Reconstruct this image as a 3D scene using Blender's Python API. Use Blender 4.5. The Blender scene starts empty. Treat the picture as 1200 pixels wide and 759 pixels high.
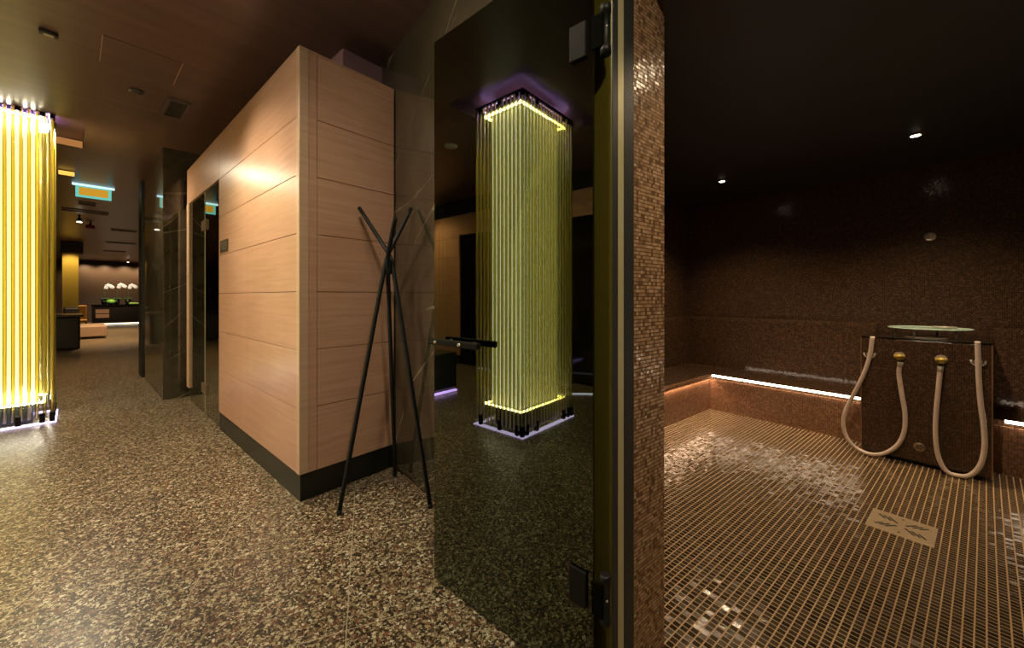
import bpy, bmesh, math, random
from mathutils import Vector, Matrix
random.seed(7)
SC = bpy.context.scene
COL = SC.collection
PI = math.pi

# ------------------------------------------------------------------ frames
FPX, HOR, CAMZ = 441.0, 348.0, 1.2
# corridor frame: local x = b (towards the steam room), local y = a (down the corridor)
NA = Vector((0.6522, 0.758)); DA = Vector((-0.758, 0.6522))
# steam-room frame: local x = u, local y = n (into the steam room)
US = Vector((0.622, -0.783)); NS = Vector((0.783, 0.622))
ANG = {'A': math.atan2(NA.y, NA.x), 'S': math.atan2(US.y, US.x), 'W': 0.0}
AX = {'A': (NA, DA), 'S': (US, NS), 'W': (Vector((1, 0)), Vector((0, 1)))}

def w(fr, x, y, z=0.0):
    ex, ey = AX[fr]
    return Vector((ex.x*x + ey.x*y, ex.y*x + ey.y*y, z))

def at(fr, px, py, x=None, y=None, z=None):
    """sight line of the surveyed point met with a plane x=, y= or z= of a frame"""
    d = Vector(((px-600)/FPX, 1.0, (HOR-py)/FPX))
    ex, ey = AX[fr]
    dx = d.x*ex.x + d.y*ex.y; dy = d.x*ey.x + d.y*ey.y
    if x is not None: t = x/dx
    elif y is not None: t = y/dy
    else: t = (z-CAMZ)/d.z
    return Vector((dx*t, dy*t, CAMZ + d.z*t))

# ------------------------------------------------------------------ mesh helper
class MB:
    def __init__(s): s.bm = bmesh.new()
    def box(s, x0, x1, y0, y1, z0, z1, bev=0.0, seg=1):
        vs = [s.bm.verts.new((x, y, z)) for z in (z0, z1) for y in (y0, y1) for x in (x0, x1)]
        fs = []
        for idx in ((0,2,3,1),(4,5,7,6),(0,1,5,4),(2,6,7,3),(0,4,6,2),(1,3,7,5)):
            fs.append(s.bm.faces.new([vs[i] for i in idx]))
        if bev > 0:
            es = list({e for f in fs for e in f.edges})
            bmesh.ops.bevel(s.bm, geom=es, offset=bev, segments=seg, affect='EDGES', profile=0.5)
        return s
    def tube(s, pts, r, n=10, caps=True):
        pts = [Vector(p) for p in pts]; rings = []
        rr = r if isinstance(r, (list, tuple)) else [r]*len(pts)
        up = None
        for i, p in enumerate(pts):
            t = (pts[min(i+1, len(pts)-1)] - pts[max(i-1, 0)]).normalized()
            if up is None:
                up = Vector((0, 0, 1)) if abs(t.z) < 0.9 else Vector((1, 0, 0))
            a = t.cross(up).normalized(); b = a.cross(t).normalized(); up = b
            rings.append([s.bm.verts.new(p + (a*math.cos(2*PI*k/n) + b*math.sin(2*PI*k/n))*rr[i]) for k in range(n)])
        for i in range(len(rings)-1):
            for k in range(n):
                f = s.bm.faces.new((rings[i][k], rings[i][(k+1)%n], rings[i+1][(k+1)%n], rings[i+1][k])); f.smooth = True
        if caps:
            s.bm.faces.new(rings[0]); s.bm.faces.new(list(reversed(rings[-1])))
        return s
    def lathe(s, prof, c, axis='z', n=32):
        c = Vector(c); rings = []
        for (r, h) in prof:
            ring = []
            for k in range(n):
                a = 2*PI*k/n; p, q = r*math.cos(a), r*math.sin(a)
                v = {'z': (p, q, h), 'y': (p, h, q), 'x': (h, p, q)}[axis]
                ring.append(s.bm.verts.new(c + Vector(v)))
            rings.append(ring)
        for i in range(len(rings)-1):
            for k in range(n):
                f = s.bm.faces.new((rings[i][k], rings[i][(k+1)%n], rings[i+1][(k+1)%n], rings[i+1][k])); f.smooth = True
        s.bm.faces.new(rings[0]); s.bm.faces.new(list(reversed(rings[-1])))
        return s
    def ball(s, c, rad, u=12, v=8):
        m = Matrix.Translation(Vector(c)) @ Matrix.Diagonal((rad[0], rad[1], rad[2], 1))
        r = bmesh.ops.create_uvsphere(s.bm, u_segments=u, v_segments=v, radius=1.0, matrix=m)
        for vv in r['verts']:
            for f in vv.link_faces: f.smooth = True
        return s
    def loft(s, sections, caps=True):
        """sections: lists of points of equal length, joined one to the next"""
        rings = [[s.bm.verts.new(p) for p in sec] for sec in sections]
        m = len(rings[0])
        for i in range(len(rings)-1):
            for k in range(m):
                s.bm.faces.new((rings[i][k], rings[i][(k+1)%m], rings[i+1][(k+1)%m], rings[i+1][k]))
        if caps:
            s.bm.faces.new(rings[0]); s.bm.faces.new(list(reversed(rings[-1])))
        return s
    def mesh(s, name, mat, off):
        bmesh.ops.recalc_face_normals(s.bm, faces=s.bm.faces[:])
        uv = s.bm.loops.layers.uv.new('UVMap')
        for f in s.bm.faces:
            n = f.normal; ax = max(range(3), key=lambda i: abs(n[i]))
            for l in f.loops:
                c = l.vert.co
                l[uv].uv = ((c.y, c.z), (c.x, c.z), (c.x, c.y))[ax]
        bmesh.ops.translate(s.bm, verts=s.bm.verts[:], vec=-Vector(off))
        me = bpy.data.meshes.new(name); s.bm.to_mesh(me); s.bm.free()
        me.materials.append(mat)
        return me

def thing(name, fr, loc, label, cat, group=None, kind=None):
    o = bpy.data.objects.new(name, None); COL.objects.link(o)
    o.empty_display_size = 0.05
    o.location = w(fr, *loc); o.rotation_euler = (0, 0, ANG[fr])
    o['label'] = label; o['category'] = cat
    if group: o['group'] = group
    if kind: o['kind'] = kind
    o['_l'] = list(loc)
    return o
def part(name, mb, mat, parent, label=None, kind=None):
    off = parent['_l']
    o = bpy.data.objects.new(name, mb.mesh(name, mat, off)); COL.objects.link(o)
    o.parent = parent; o['_l'] = list(off)
    if label: o['label'] = label
    if kind: o['kind'] = kind
    return o
def single(name, fr, loc, mb, mat, label, cat, group=None, kind=None):
    o = bpy.data.objects.new(name, mb.mesh(name, mat, loc)); COL.objects.link(o)
    o.location = w(fr, *loc); o.rotation_euler = (0, 0, ANG[fr])
    o['label'] = label; o['category'] = cat
    if group: o['group'] = group
    if kind: o['kind'] = kind
    return o
def struct(name, fr, mb, mat, label, cat, loc=(0, 0, 0)):
    return single(name, fr, loc, mb, mat, label, cat, kind='structure')
def dup(root, fr, loc, label=None, group=None):
    def cp(o, par):
        c = o.copy(); COL.objects.link(c)
        if par: c.parent = par
        for ch in list(o.children): cp(ch, c)
        return c
    r = cp(root, None); r.location = w(fr, *loc)
    if label: r['label'] = label
    if group: r['group'] = group
    return r

# ------------------------------------------------------------------ materials
class NT:
    def __init__(s, name):
        s.m = bpy.data.materials.new(name); s.m.use_nodes = True
        s.t = s.m.node_tree; s.t.nodes.clear()
        s.out = s.t.nodes.new('ShaderNodeOutputMaterial')
    def n(s, typ, **kw):
        nd = s.t.nodes.new('ShaderNode'+typ)
        for k, v in kw.items():
            if k.startswith('i_'):
                nd.inputs[k[2:].replace('_', ' ')].default_value = v
            else: setattr(nd, k, v)
        return nd
    def l(s, a, b): s.t.links.new(a, b)
    def math(s, op, a, b=None, c=None, clamp=False):
        nd = s.t.nodes.new('ShaderNodeMath'); nd.operation = op; nd.use_clamp = clamp
        for i, v in enumerate((a, b, c)):
            if v is None: continue
            if isinstance(v, (int, float)): nd.inputs[i].default_value = v
            else: s.l(v, nd.inputs[i])
        return nd.outputs[0]
    def vmath(s, op, a, b=None, scale=None):
        nd = s.t.nodes.new('ShaderNodeVectorMath'); nd.operation = op
        for i, v in enumerate((a, b)):
            if v is None: continue
            if isinstance(v, (tuple, list)): nd.inputs[i].default_value = v
            else: s.l(v, nd.inputs[i])
        if scale is not None: nd.inputs['Scale'].default_value = scale
        return nd.outputs[0]
    def mix(s, fac, a, b):
        nd = s.t.nodes.new('ShaderNodeMix'); nd.data_type = 'RGBA'
        for i, v in ((0, fac), (6, a), (7, b)):
            if isinstance(v, (int, float)): nd.inputs[i].default_value = v
            elif isinstance(v, (tuple, list)): nd.inputs[i].default_value = (*v[:3], 1)
            else: s.l(v, nd.inputs[i])
        return nd.outputs[2]
    def ramp(s, fac, stops, interp='LINEAR'):
        nd = s.t.nodes.new('ShaderNodeValToRGB'); cr = nd.color_ramp; cr.interpolation = interp
        while len(cr.elements) < len(stops): cr.elements.new(0.5)
        for e, (p, c) in zip(cr.elements, stops): e.position = p; e.color = (*c[:3], 1)
        s.l(fac, nd.inputs[0]); return nd.outputs[0]
    def uv(s): return s.n('TexCoord').outputs['UV']
    def bsdf(s, color=None, rough=0.5, metal=0.0, ior=1.5, normal=None, **kw):
        b = s.t.nodes.new('ShaderNodeBsdfPrincipled')
        for k, v in (('Base Color', color), ('Roughness', rough), ('Metallic', metal), ('IOR', ior)):
            if v is None: continue
            if isinstance(v, (int, float)): b.inputs[k].default_value = v
            elif isinstance(v, (tuple, list)): b.inputs[k].default_value = (*v[:3], 1)
            else: s.l(v, b.inputs[k])
        for k, v in kw.items(): b.inputs[k.replace('_', ' ')].default_value = v
        if normal is not None: s.l(normal, b.inputs['Normal'])
        s.l(b.outputs[0], s.out.inputs[0]); return b

def plain(name, col, rough=0.5, metal=0.0, ior=1.5, var=0.12, scale=30):
    t = NT(name); tc = t.n('TexCoord').outputs['Object']
    nz = t.n('TexNoise', i_Scale=scale); t.l(tc, nz.inputs['Vector'])
    c = t.mix(nz.outputs['Fac'], tuple(x*(1-var) for x in col), tuple(min(1, x*(1+var)) for x in col))
    t.bsdf(c, rough, metal, ior); return t.m

def emit(name, col, strength):
    t = NT(name); e = t.n('Emission', i_Strength=strength); e.inputs[0].default_value = (*col, 1)
    t.l(e.outputs[0], t.out.inputs[0]); return t.m

def mosaic(name, tw, th, gw, gh, cols, grout, rough=0.18, jit=0.10, ior=1.55, stagger=False):
    """tiles tw x th metres on the metric UV map, joints gw / gh metres; every tile has its own tint and tilt"""
    t = NT(name); sep = t.n('SeparateXYZ'); t.l(t.uv(), sep.inputs[0])
    u = t.math('DIVIDE', sep.outputs[0], tw); v = t.math('DIVIDE', sep.outputs[1], th)
    iu = t.math('FLOOR', u); fu = t.math('FRACT', u)
    iv = t.math('FLOOR', v); fv = t.math('FRACT', v)
    mu = t.math('MULTIPLY', t.math('GREATER_THAN', fu, gw/tw), 1.0)
    mv = t.math('GREATER_THAN', fv, gh/th)
    mask = t.math('MULTIPLY', mu, mv)
    cmb = t.n('CombineXYZ'); t.l(iu, cmb.inputs[0]); t.l(iv, cmb.inputs[1])
    wn = t.n('TexWhiteNoise', noise_dimensions='3D'); t.l(cmb.outputs[0], wn.inputs['Vector'])
    c = t.ramp(wn.outputs['Value'], [(i/(len(cols)), q) for i, q in enumerate(cols)], 'CONSTANT')
    col = t.mix(mask, grout, c)
    rg = t.math('MULTIPLY_ADD', mask, rough-0.7, 0.7)
    geo = t.n('NewGeometry')
    jv = t.vmath('SUBTRACT', wn.outputs['Color'], (0.5, 0.5, 0.5))
    jv2 = t.vmath('SCALE', jv, scale=jit)
    nn = t.vmath('NORMALIZE', t.vmath('ADD', geo.outputs['Normal'], jv2))
    t.bsdf(col, rg, 0.0, ior, nn); return t.m

def make_marble():
    t = NT('dark_veined_marble'); uv = t.uv()
    mp = t.n('Mapping', vector_type='TEXTURE'); mp.inputs['Rotation'].default_value = (0, 0, 0.55); mp.inputs['Scale'].default_value = (2.6, 0.50, 1)
    t.l(uv, mp.inputs[0])
    nz = t.n('TexNoise', i_Scale=1.1, i_Detail=2.0); t.l(mp.outputs[0], nz.inputs['Vector'])
    wv = t.vmath('ADD', mp.outputs[0], t.vmath('SCALE', t.vmath('SUBTRACT', nz.outputs['Color'], (.5,.5,.5)), scale=0.28))
    vo = t.n('TexVoronoi', feature='DISTANCE_TO_EDGE', voronoi_dimensions='2D', i_Scale=1.15); t.l(wv, vo.inputs['Vector'])
    v1 = t.ramp(vo.outputs['Distance'], [(0.0, (1,1,1)), (0.006, (.35,.35,.35)), (0.014, (0,0,0))])
    nz2 = t.n('TexNoise', i_Scale=2.2, i_Detail=2.0); t.l(uv, nz2.inputs['Vector'])
    msk = t.ramp(nz2.outputs['Fac'], [(0.42, (0,0,0)), (0.62, (1,1,1))])
    vein = t.math('MULTIPLY', v1, msk)
    nz3 = t.n('TexNoise', i_Scale=5.0, i_Detail=6.0); t.l(uv, nz3.inputs['Vector'])
    base = t.ramp(nz3.outputs['Fac'], [(0.3, (.045,.037,.022)), (0.75, (.090,.075,.045))])
    c = t.mix(vein, base, (.42, .36, .24))
    sep = t.n('SeparateXYZ'); t.l(uv, sep.inputs[0])
    fu = t.math('FRACT', t.math('DIVIDE', t.math('ADD', sep.outputs[0], 0.24), 0.60))
    fv = t.math('FRACT', t.math('DIVIDE', t.math('ADD', sep.outputs[1], 0.30), 1.20))
    j = t.math('MAXIMUM', t.math('LESS_THAN', fu, 0.005), t.math('LESS_THAN', fv, 0.0022))
    c = t.mix(t.math('MULTIPLY', j, 0.5), c, (.12, .10, .07))
    t.bsdf(c, 0.03, 0.0, 2.05); return t.m

def make_terrazzo():
    t = NT('terrazzo'); uv = t.uv()
    nz = t.n('TexNoise', i_Scale=45.0, i_Detail=2.0); t.l(uv, nz.inputs['Vector'])
    wv = t.vmath('ADD', uv, t.vmath('SCALE', t.vmath('SUBTRACT', nz.outputs['Color'], (.5,.5,.5)), scale=0.012))
    pal = [(0.0, (.018,.014,.008)), (0.27, (.085,.062,.034)), (0.38, (.22,.165,.088)), (0.50, (.16,.068,.036)),
           (0.58, (.34,.28,.16)), (0.73, (.50,.44,.28)), (0.87, (.20,.090,.050)), (0.93, (.62,.57,.42))]
    def layer(scale, edge):
        vo = t.n('TexVoronoi', feature='F1', voronoi_dimensions='2D', i_Scale=scale); t.l(wv, vo.inputs['Vector'])
        ve = t.n('TexVoronoi', feature='DISTANCE_TO_EDGE', voronoi_dimensions='2D', i_Scale=scale); t.l(wv, ve.inputs['Vector'])
        sp = t.n('SeparateColor'); t.l(vo.outputs['Color'], sp.inputs[0])
        return t.ramp(sp.outputs[0], pal, 'CONSTANT'), t.math('GREATER_THAN', ve.outputs['Distance'], edge), sp.outputs[1]
    ca, ma, ra = layer(72.0, 0.13)
    cb, mb_, rb = layer(150.0, 0.11)
    c = t.mix(mb_, (.030, .022, .012), cb)
    big = t.math('MULTIPLY', ma, t.math('GREATER_THAN', ra, 0.45))
    c = t.mix(big, c, ca)
    # slab joints
    mp = t.n('Mapping'); mp.inputs['Rotation'].default_value = (0, 0, -math.atan2(.36, .933)); t.l(uv, mp.inputs[0])
    sep = t.n('SeparateXYZ'); t.l(mp.outputs[0], sep.inputs[0])
    fu = t.math('FRACT', t.math('DIVIDE', t.math('ADD', sep.outputs[0], 0.07), 0.60))
    fv = t.math('FRACT', t.math('DIVIDE', t.math('ADD', sep.outputs[1], -1.478), 0.60))
    j = t.math('MAXIMUM', t.math('LESS_THAN', fu, 0.006), t.math('LESS_THAN', fv, 0.006))
    c = t.mix(t.math('MULTIPLY', j, 0.7), c, (.52, .45, .30))
    t.bsdf(c, 0.32, 0.0, 1.45); return t.m

def make_wood(name, c0, c1, rough=0.30):
    t = NT(name); uv = t.uv()
    mp = t.n('Mapping'); mp.inputs['Scale'].default_value = (1.4, 26.0, 1); t.l(uv, mp.inputs[0])
    nz = t.n('TexNoise', i_Scale=1.6, i_Detail=6.0, i_Distortion=0.6); t.l(mp.outputs[0], nz.inputs['Vector'])
    nz2 = t.n('TexNoise', i_Scale=2.4, i_Detail=2.0); t.l(uv, nz2.inputs['Vector'])
    f = t.math('MULTIPLY_ADD', nz.outputs['Fac'], 0.7, t.math('MULTIPLY', nz2.outputs['Fac'], 0.3))
    c = t.ramp(f, [(0.32, c0), (0.68, c1)])
    t.bsdf(c, rough, 0.0, 1.45); return t.m

def make_ceiling():
    t = NT('ceiling_laminate'); uv = t.uv()
    mp = t.n('Mapping'); mp.inputs['Scale'].default_value = (0.5, 9.0, 1); t.l(uv, mp.inputs[0])
    nz = t.n('TexNoise', i_Scale=1.4, i_Detail=5.0); t.l(mp.outputs[0], nz.inputs['Vector'])
    c = t.ramp(nz.outputs['Fac'], [(0.3, (.115,.068,.052)), (0.7, (.160,.096,.074))])
    t.bsdf(c, 0.34, 0.0, 1.5); return t.m

def make_glass(name, tint, refl_tint, base, power):
    t = NT(name)
    lw = t.n('Fresnel', i_IOR=1.52)
    f = t.math('MULTIPLY_ADD', lw.outputs[0], power, base, clamp=True)
    tr = t.n('BsdfTransparent'); tr.inputs[0].default_value = (*tint, 1)
    gl = t.n('BsdfGlossy', i_Roughness=0.0); gl.inputs[0].default_value = (*refl_tint, 1)
    mx = t.n('MixShader'); t.l(f, mx.inputs[0]); t.l(tr.outputs[0], mx.inputs[1]); t.l(gl.outputs[0], mx.inputs[2])
    t.l(mx.outputs[0], t.out.inputs[0]); return t.m

def make_rod():
    t = NT('yellow_glass_rod')
    tr = t.n('BsdfTransparent'); tr.inputs[0].default_value = (.97, .86, .34, 1)
    tl = t.n('BsdfTranslucent'); tl.inputs[0].default_value = (.92, .78, .16, 1)
    df = t.n('BsdfDiffuse'); df.inputs[0].default_value = (.85, .70, .12, 1)
    m0 = t.n('MixShader'); m0.inputs[0].default_value = 0.5; t.l(tl.outputs[0], m0.inputs[1]); t.l(df.outputs[0], m0.inputs[2])
    m1 = t.n('MixShader'); m1.inputs[0].default_value = 0.44; t.l(tr.outputs[0], m1.inputs[1]); t.l(m0.outputs[0], m1.inputs[2])
    gl = t.n('BsdfGlossy', i_Roughness=0.08); fr = t.n('Fresnel', i_IOR=1.5)
    m2 = t.n('MixShader'); t.l(fr.outputs[0], m2.inputs[0]); t.l(m1.outputs[0], m2.inputs[1]); t.l(gl.outputs[0], m2.inputs[2])
    t.l(m2.outputs[0], t.out.inputs[0]); return t.m

def core_mat(col, st):
    t = NT('column_core_light')
    b = t.bsdf((.80, .74, .50), .6)
    b.inputs['Emission Color'].default_value = (*col, 1); b.inputs['Emission Strength'].default_value = st
    return t.m
M = {}
M['marble'] = make_marble()
M['terrazzo'] = make_terrazzo()
M['wood'] = make_wood('pale_ash_veneer', (.56,.315,.195), (.70,.430,.285))
M['wood_edge'] = make_wood('pale_ash_edge', (.60,.40,.25), (.72,.50,.33), 0.30)
M['ceiling'] = make_ceiling()
M['steam_ceiling'] = plain('steam_ceiling', (.012,.009,.007), 0.5)
BROWN = [(.030,.016,.009), (.060,.031,.016), (.040,.022,.012), (.085,.044,.022), (.048,.026,.014), (.070,.036,.018), (.12,.066,.034)]
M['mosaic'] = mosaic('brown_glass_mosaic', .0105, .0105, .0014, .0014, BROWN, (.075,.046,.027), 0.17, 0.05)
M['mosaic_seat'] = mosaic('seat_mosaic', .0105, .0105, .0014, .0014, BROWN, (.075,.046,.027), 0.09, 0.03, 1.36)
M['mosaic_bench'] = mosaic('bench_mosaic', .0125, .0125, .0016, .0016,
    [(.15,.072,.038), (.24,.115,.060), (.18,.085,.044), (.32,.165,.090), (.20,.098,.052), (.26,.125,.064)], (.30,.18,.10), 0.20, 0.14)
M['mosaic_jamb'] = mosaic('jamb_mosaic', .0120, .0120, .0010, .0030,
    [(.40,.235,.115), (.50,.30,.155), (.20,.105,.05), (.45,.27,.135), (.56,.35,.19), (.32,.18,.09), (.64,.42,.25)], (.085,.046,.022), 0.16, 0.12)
M['mosaic_floor'] = mosaic('floor_mosaic', .0278, .0240, .0046, .0034,
    [(.034,.025,.013), (.050,.036,.020), (.026,.019,.010), (.066,.048,.026), (.040,.030,.016), (.058,.042,.023)], (.50,.335,.175), 0.18, 0.13)
M['black_metal'] = plain('black_metal', (.006,.007,.006), 0.5, 0.0, 1.4)
M['plinth'] = plain('dark_plinth', (.010,.012,.008), 0.35)
M['chrome'] = plain('chrome', (.74,.68,.60), 0.22, 0.55)
M['bronze'] = plain('yellow_reflection_metal', (.15,.125,.014), 0.40, 0.15)  # yellow reflected by the metal frame put into its base colour
M['alu'] = plain('champagne_aluminium', (.62,.56,.30), 0.45, 0.2)
M['gasket'] = plain('grey_gasket', (.035,.036,.034), 0.5)
M['hinge'] = plain('dark_hinge', (.012,.012,.010), 0.6, 0.0, 1.2)
M['matte'] = plain('matte_black', (.004,.004,.003), 0.9, 0.0, 1.1)
M['brass'] = plain('brass', (.80,.58,.12), 0.25, 0.5)
M['hose'] = plain('white_rubber_hose', (.78,.64,.53), 0.45)
M['steel'] = plain('brushed_steel', (.36,.28,.18), 0.3, 0.75)
M['drainsteel'] = plain('drain_steel', (.60,.47,.30), 0.35, 0.4)
M['dark'] = plain('near_black', (.006,.006,.005), 0.5)
M['gloss_black'] = plain('polished_black_stone', (.008,.008,.007), 0.06, 0.0, 1.6)
M['mauve'] = plain('purple_lit_plaster', (.40,.24,.27), 0.6)  # purple light on the bulkhead put into its colour
M['door_glass'] = make_glass('smoked_mirror_glass', (.30,.31,.20), (.82,.90,.64), 0.10, 0.9)
M['sauna_glass'] = make_glass('sauna_tinted_glass', (.30,.31,.24), (.85,.86,.76), 0.40, 0.8)
M['dish_glass'] = make_glass('green_edge_glass', (.60,.80,.68), (.8,1,.9), 0.05, 0.8)
M['dish_rim'] = plain('green_glass_edge', (.50,.68,.57), 0.15)
M['rod'] = make_rod()
M['core_near'] = core_mat((1.0, .98, .80), 2.7); M['core_far'] = core_mat((1.0, .80, .24), 1.75)
M['white_led'] = emit('white_led', (1.0, .95, .78), 60.0)
M['white_led_top'] = emit('white_led_head', (1.0, .96, .84), 170.0)
M['violet_led'] = emit('violet_led', (.62, .50, 1.0), 4.0)
M['violet_strip'] = emit('violet_strip', (.50, .30, 1.0), 9.0)
M['led'] = emit('warm_led', (1.0, .68, .44), 40.0)
M['led_bright'] = emit('warm_led_profile', (1.0, .76, .55), 13.0)
M['lamp'] = emit('downlight_lens', (1.0, .82, .60), 14.0)

# ------------------------------------------------------------------ camera
cam_d = bpy.data.cameras.new('camera'); cam = bpy.data.objects.new('camera', cam_d); COL.objects.link(cam)
cam.location = (0, 0, CAMZ); cam.rotation_euler = (PI/2, 0, 0)
cam_d.sensor_width = 36; cam_d.lens = 36*FPX/1200; cam_d.shift_y = -(379.5-HOR)/1200
cam_d.clip_start = 0.02; cam_d.clip_end = 120
SC.camera = cam

CEIL = 2.95
# ------------------------------------------------------------------ setting
WALLN = 1.01; JU = -0.685; JR = 0.055; BN = 1.21
# corridor floor, cut away inside the steam room
def poly_slab(pts, z0, z1):
    mb = MB(); mb.loft([[Vector((p.x, p.y, z0)) for p in pts], [Vector((p.x, p.y, z1)) for p in pts]]); return mb
pA = lambda b, a: w('A', b, a)
pS = lambda u, n: w('S', u, n)
struct('floor', 'W', poly_slab([pS(2.6, 1.0), pS(-3.4, 1.0), pA(1.6, 3.2), pA(5.0, 9.0), pA(5.0, 27.5), pA(-7.0, 27.5), pA(-7.0, 6.0), pA(-3.2, 6.0), pA(-3.2, -2.5), pS(2.6, -1.5)], -0.10, 0.0),
       M['terrazzo'], 'speckled cream, rust and black terrazzo floor of the corridor', 'floor')
struct('floor', 'S', MB().box(-2.45, 1.75, 1.0, 4.80, -0.10, 0.0), M['mosaic_floor'], 'brown mosaic floor with pale joint lines inside the steam room', 'floor')

# corridor ceiling with a square recess round each light column
COLS = {'near': (2.02, 2.57, -1.26, -0.485), 'far': (5.70, 6.25, -0.915, -0.14)}   # a0,a1,b0,b1
def recess(key, ma0, ma1, mb0, mb1):
    a0, a1, b0, b1 = COLS[key]; return (a0-ma0, a1+ma1, b0-mb0, b1+mb1)
REC = [recess('near', .24, .10, .14, .27), recess('far', .0, .48, .14, .21)]
ceil = MB()
xs = sorted({-7.0, 5.0, *[r[2] for r in REC], *[r[3] for r in REC]})
ys = sorted({-3.5, 27.5, *[r[0] for r in REC], *[r[1] for r in REC]})
for i in range(len(xs)-1):
    for k in range(len(ys)-1):
        cx, cy = (xs[i]+xs[i+1])/2, (ys[k]+ys[k+1])/2
        inside = any(r[2] < cx < r[3] and r[0] < cy < r[1] for r in REC)
        z0 = CEIL+0.09 if inside else CEIL
        ceil.box(xs[i], xs[i+1], ys[k], ys[k+1], z0, CEIL+0.22)
struct('ceiling', 'A', ceil, M['ceiling'], 'dark brown semi-gloss corridor ceiling with square recesses', 'ceiling')

# marble wall of the corridor and the mosaic wall behind it, with the doorway
mw = MB(); mw.box(-3.2, -0.765, WALLN, WALLN+0.02, 0, CEIL)
mw.box(-0.765, 0.135, WALLN, WALLN+0.02, 2.36, CEIL); mw.box(0.135, 2.6, WALLN, WALLN+0.02, 0, CEIL)
struct('wall_right', 'S', mw, M['marble'], 'polished black marble wall with fine pale veins beside the steam room doorway', 'wall')
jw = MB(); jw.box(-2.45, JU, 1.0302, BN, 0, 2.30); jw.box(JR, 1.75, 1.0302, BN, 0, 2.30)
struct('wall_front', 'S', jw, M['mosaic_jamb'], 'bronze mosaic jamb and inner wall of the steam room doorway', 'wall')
struct('wall_left', 'S', MB().box(-2.45, -2.33, BN, 4.80, 0, 2.30), M['mosaic'], 'dark brown mosaic side wall of the steam room', 'wall')
struct('wall_back', 'S', MB().box(-2.33, 1.75, 4.68, 4.80, 0, 2.30), M['mosaic'], 'dark brown mosaic back wall of the steam room', 'wall')
struct('wall_side', 'S', MB().box(1.60, 1.75, BN, 4.68, 0, 2.30), M['mosaic'], 'dark mosaic wall at the right of the steam room', 'wall')
struct('ceiling', 'S', MB().box(-2.45, 1.75, 1.0302, 4.80, 2.30, 2.42), M['steam_ceiling'], 'black steam room ceiling', 'ceiling')

# ------------------------------------------------------------------ door frame and door
def frame_thing(u0, u1, side, label):
    t = thing('door_frame', 'S', ((u0+u1)/2, 0.97, 0), label, 'door frame')
    part('profile', MB().box(u0, u1, .924, 1.030, 0, 2.36, .003), M['bronze'], t)
    s = u1 if side > 0 else u0
    lo, hi = (s, s+.003) if side > 0 else (s-.003, s)
    part('light_strip', MB().box(lo, hi, .950, .978, 0, 2.355), M['alu'], t, 'pale champagne strip')
    part('gasket', MB().box(lo, hi+(.0005 if side > 0 else 0), .979, 1.0300, 0, 2.355), M['gasket'], t, 'dark grey seal')
    part('gasket', MB().box(lo, hi, .9245, .949, 0, 2.355), M['gasket'], t, 'dark grey seal')
    return t
frame_thing(-0.765, JU-.003, 1, 'metal door frame post, olive from a painted yellow reflection, with a pale strip, on the hinge side of the steam room doorway')
frame_thing(JR+.003, 0.135, -1, 'metal door frame post, olive from a painted yellow reflection, at the right edge of the steam room doorway')

DB = 0.9985    # b of the door's front face
p0 = at('A', 508.8, 348, x=DB); p1 = at('A', 695, 348, x=DB)
DA0, DA1 = p1.y, p0.y                   # a of hinge edge, a of free edge
dr = thing('door_1', 'A', (DB, (DA0+DA1)/2, 0.0), 'smoked glass steam room door folded open against the black marble wall', 'door', kind='structure')
part('glass_pane', MB().box(DB, DB+.010, DA0, DA1, 0.006, 2.285, .0012), M['door_glass'], dr)
# pull handle
ha = at('A', 504, 401, x=DB-.045); hb = at('A', 561, 408, x=DB-.045)
hz = 1.022
h = part('handle', MB().box(DB-.055, DB-.033, hb.y, ha.y, hz-.014, hz+.010, .004, 2), M['hinge'], dr, 'dark horizontal pull bar')
for q in (.12, .62):
    ya = ha.y + (hb.y-ha.y)*(q+.05)
    part('bolt', MB().lathe([(.0055, -.062), (.0055, -.012)], (DB, ya, hz-.002), 'x', 12), M['chrome'], h, 'small bright bolt')
# bar of the other face, seen through the pane
hc = at('A', 524, 396, x=DB+.05); hd = at('A', 583, 402, x=DB+.05)
h2 = part('handle', MB().box(DB+.034, DB+.056, hd.y, hc.y, hz-.012, hz+.012, .004, 2), M['black_metal'], dr, 'black pull bar on the far face')
for q in (.2, .8):
    ya = hd.y + (hc.y-hd.y)*q
    part('bolt', MB().lathe([(.006, .010), (.006, .036)], (DB, ya, hz), 'x', 12), M['black_metal'], h2)
# hinges
for (zc, nm) in ((1.972, 'top'), (0.326, 'bottom')):
    q0 = at('A', 667, 348, x=DB-.008); q1 = at('A', 686.5, 348, x=DB-.008)
    hg = part('hinge', MB().box(DB-.010, DB, q1.y, q0.y, zc-.055, zc+.052, .003, 2), M['hinge'], dr, 'dark steel hinge clamp and barrel')
    c = at('S', 709.5, 348, y=.890); cw = w('S', c.x, c.y); ba = (cw.x*NA.x+cw.y*NA.y, cw.x*DA.x+cw.y*DA.y)
    part('barrel', MB().lathe([(.012, -.072), (.0165, -.070), (.0165, -.050), (.0135, -.048), (.0135, .048), (.0165, .050), (.0165, .070), (.012, .072)], (ba[0], ba[1], zc), 'z', 20), M['black_metal'], hg)
    part('leaf', MB().box(DB-.014, DB-.004, ba[1], DA0-.001, zc-.052, zc+.046, .002), M['matte'], hg)
    part('screw', MB().lathe([(.003, -.0015), (.003, .0015)], (ba[0]-.0095, ba[1]-.0095, zc+.004), 'x', 10), M['chrome'], hg, 'small bright screw')

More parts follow.
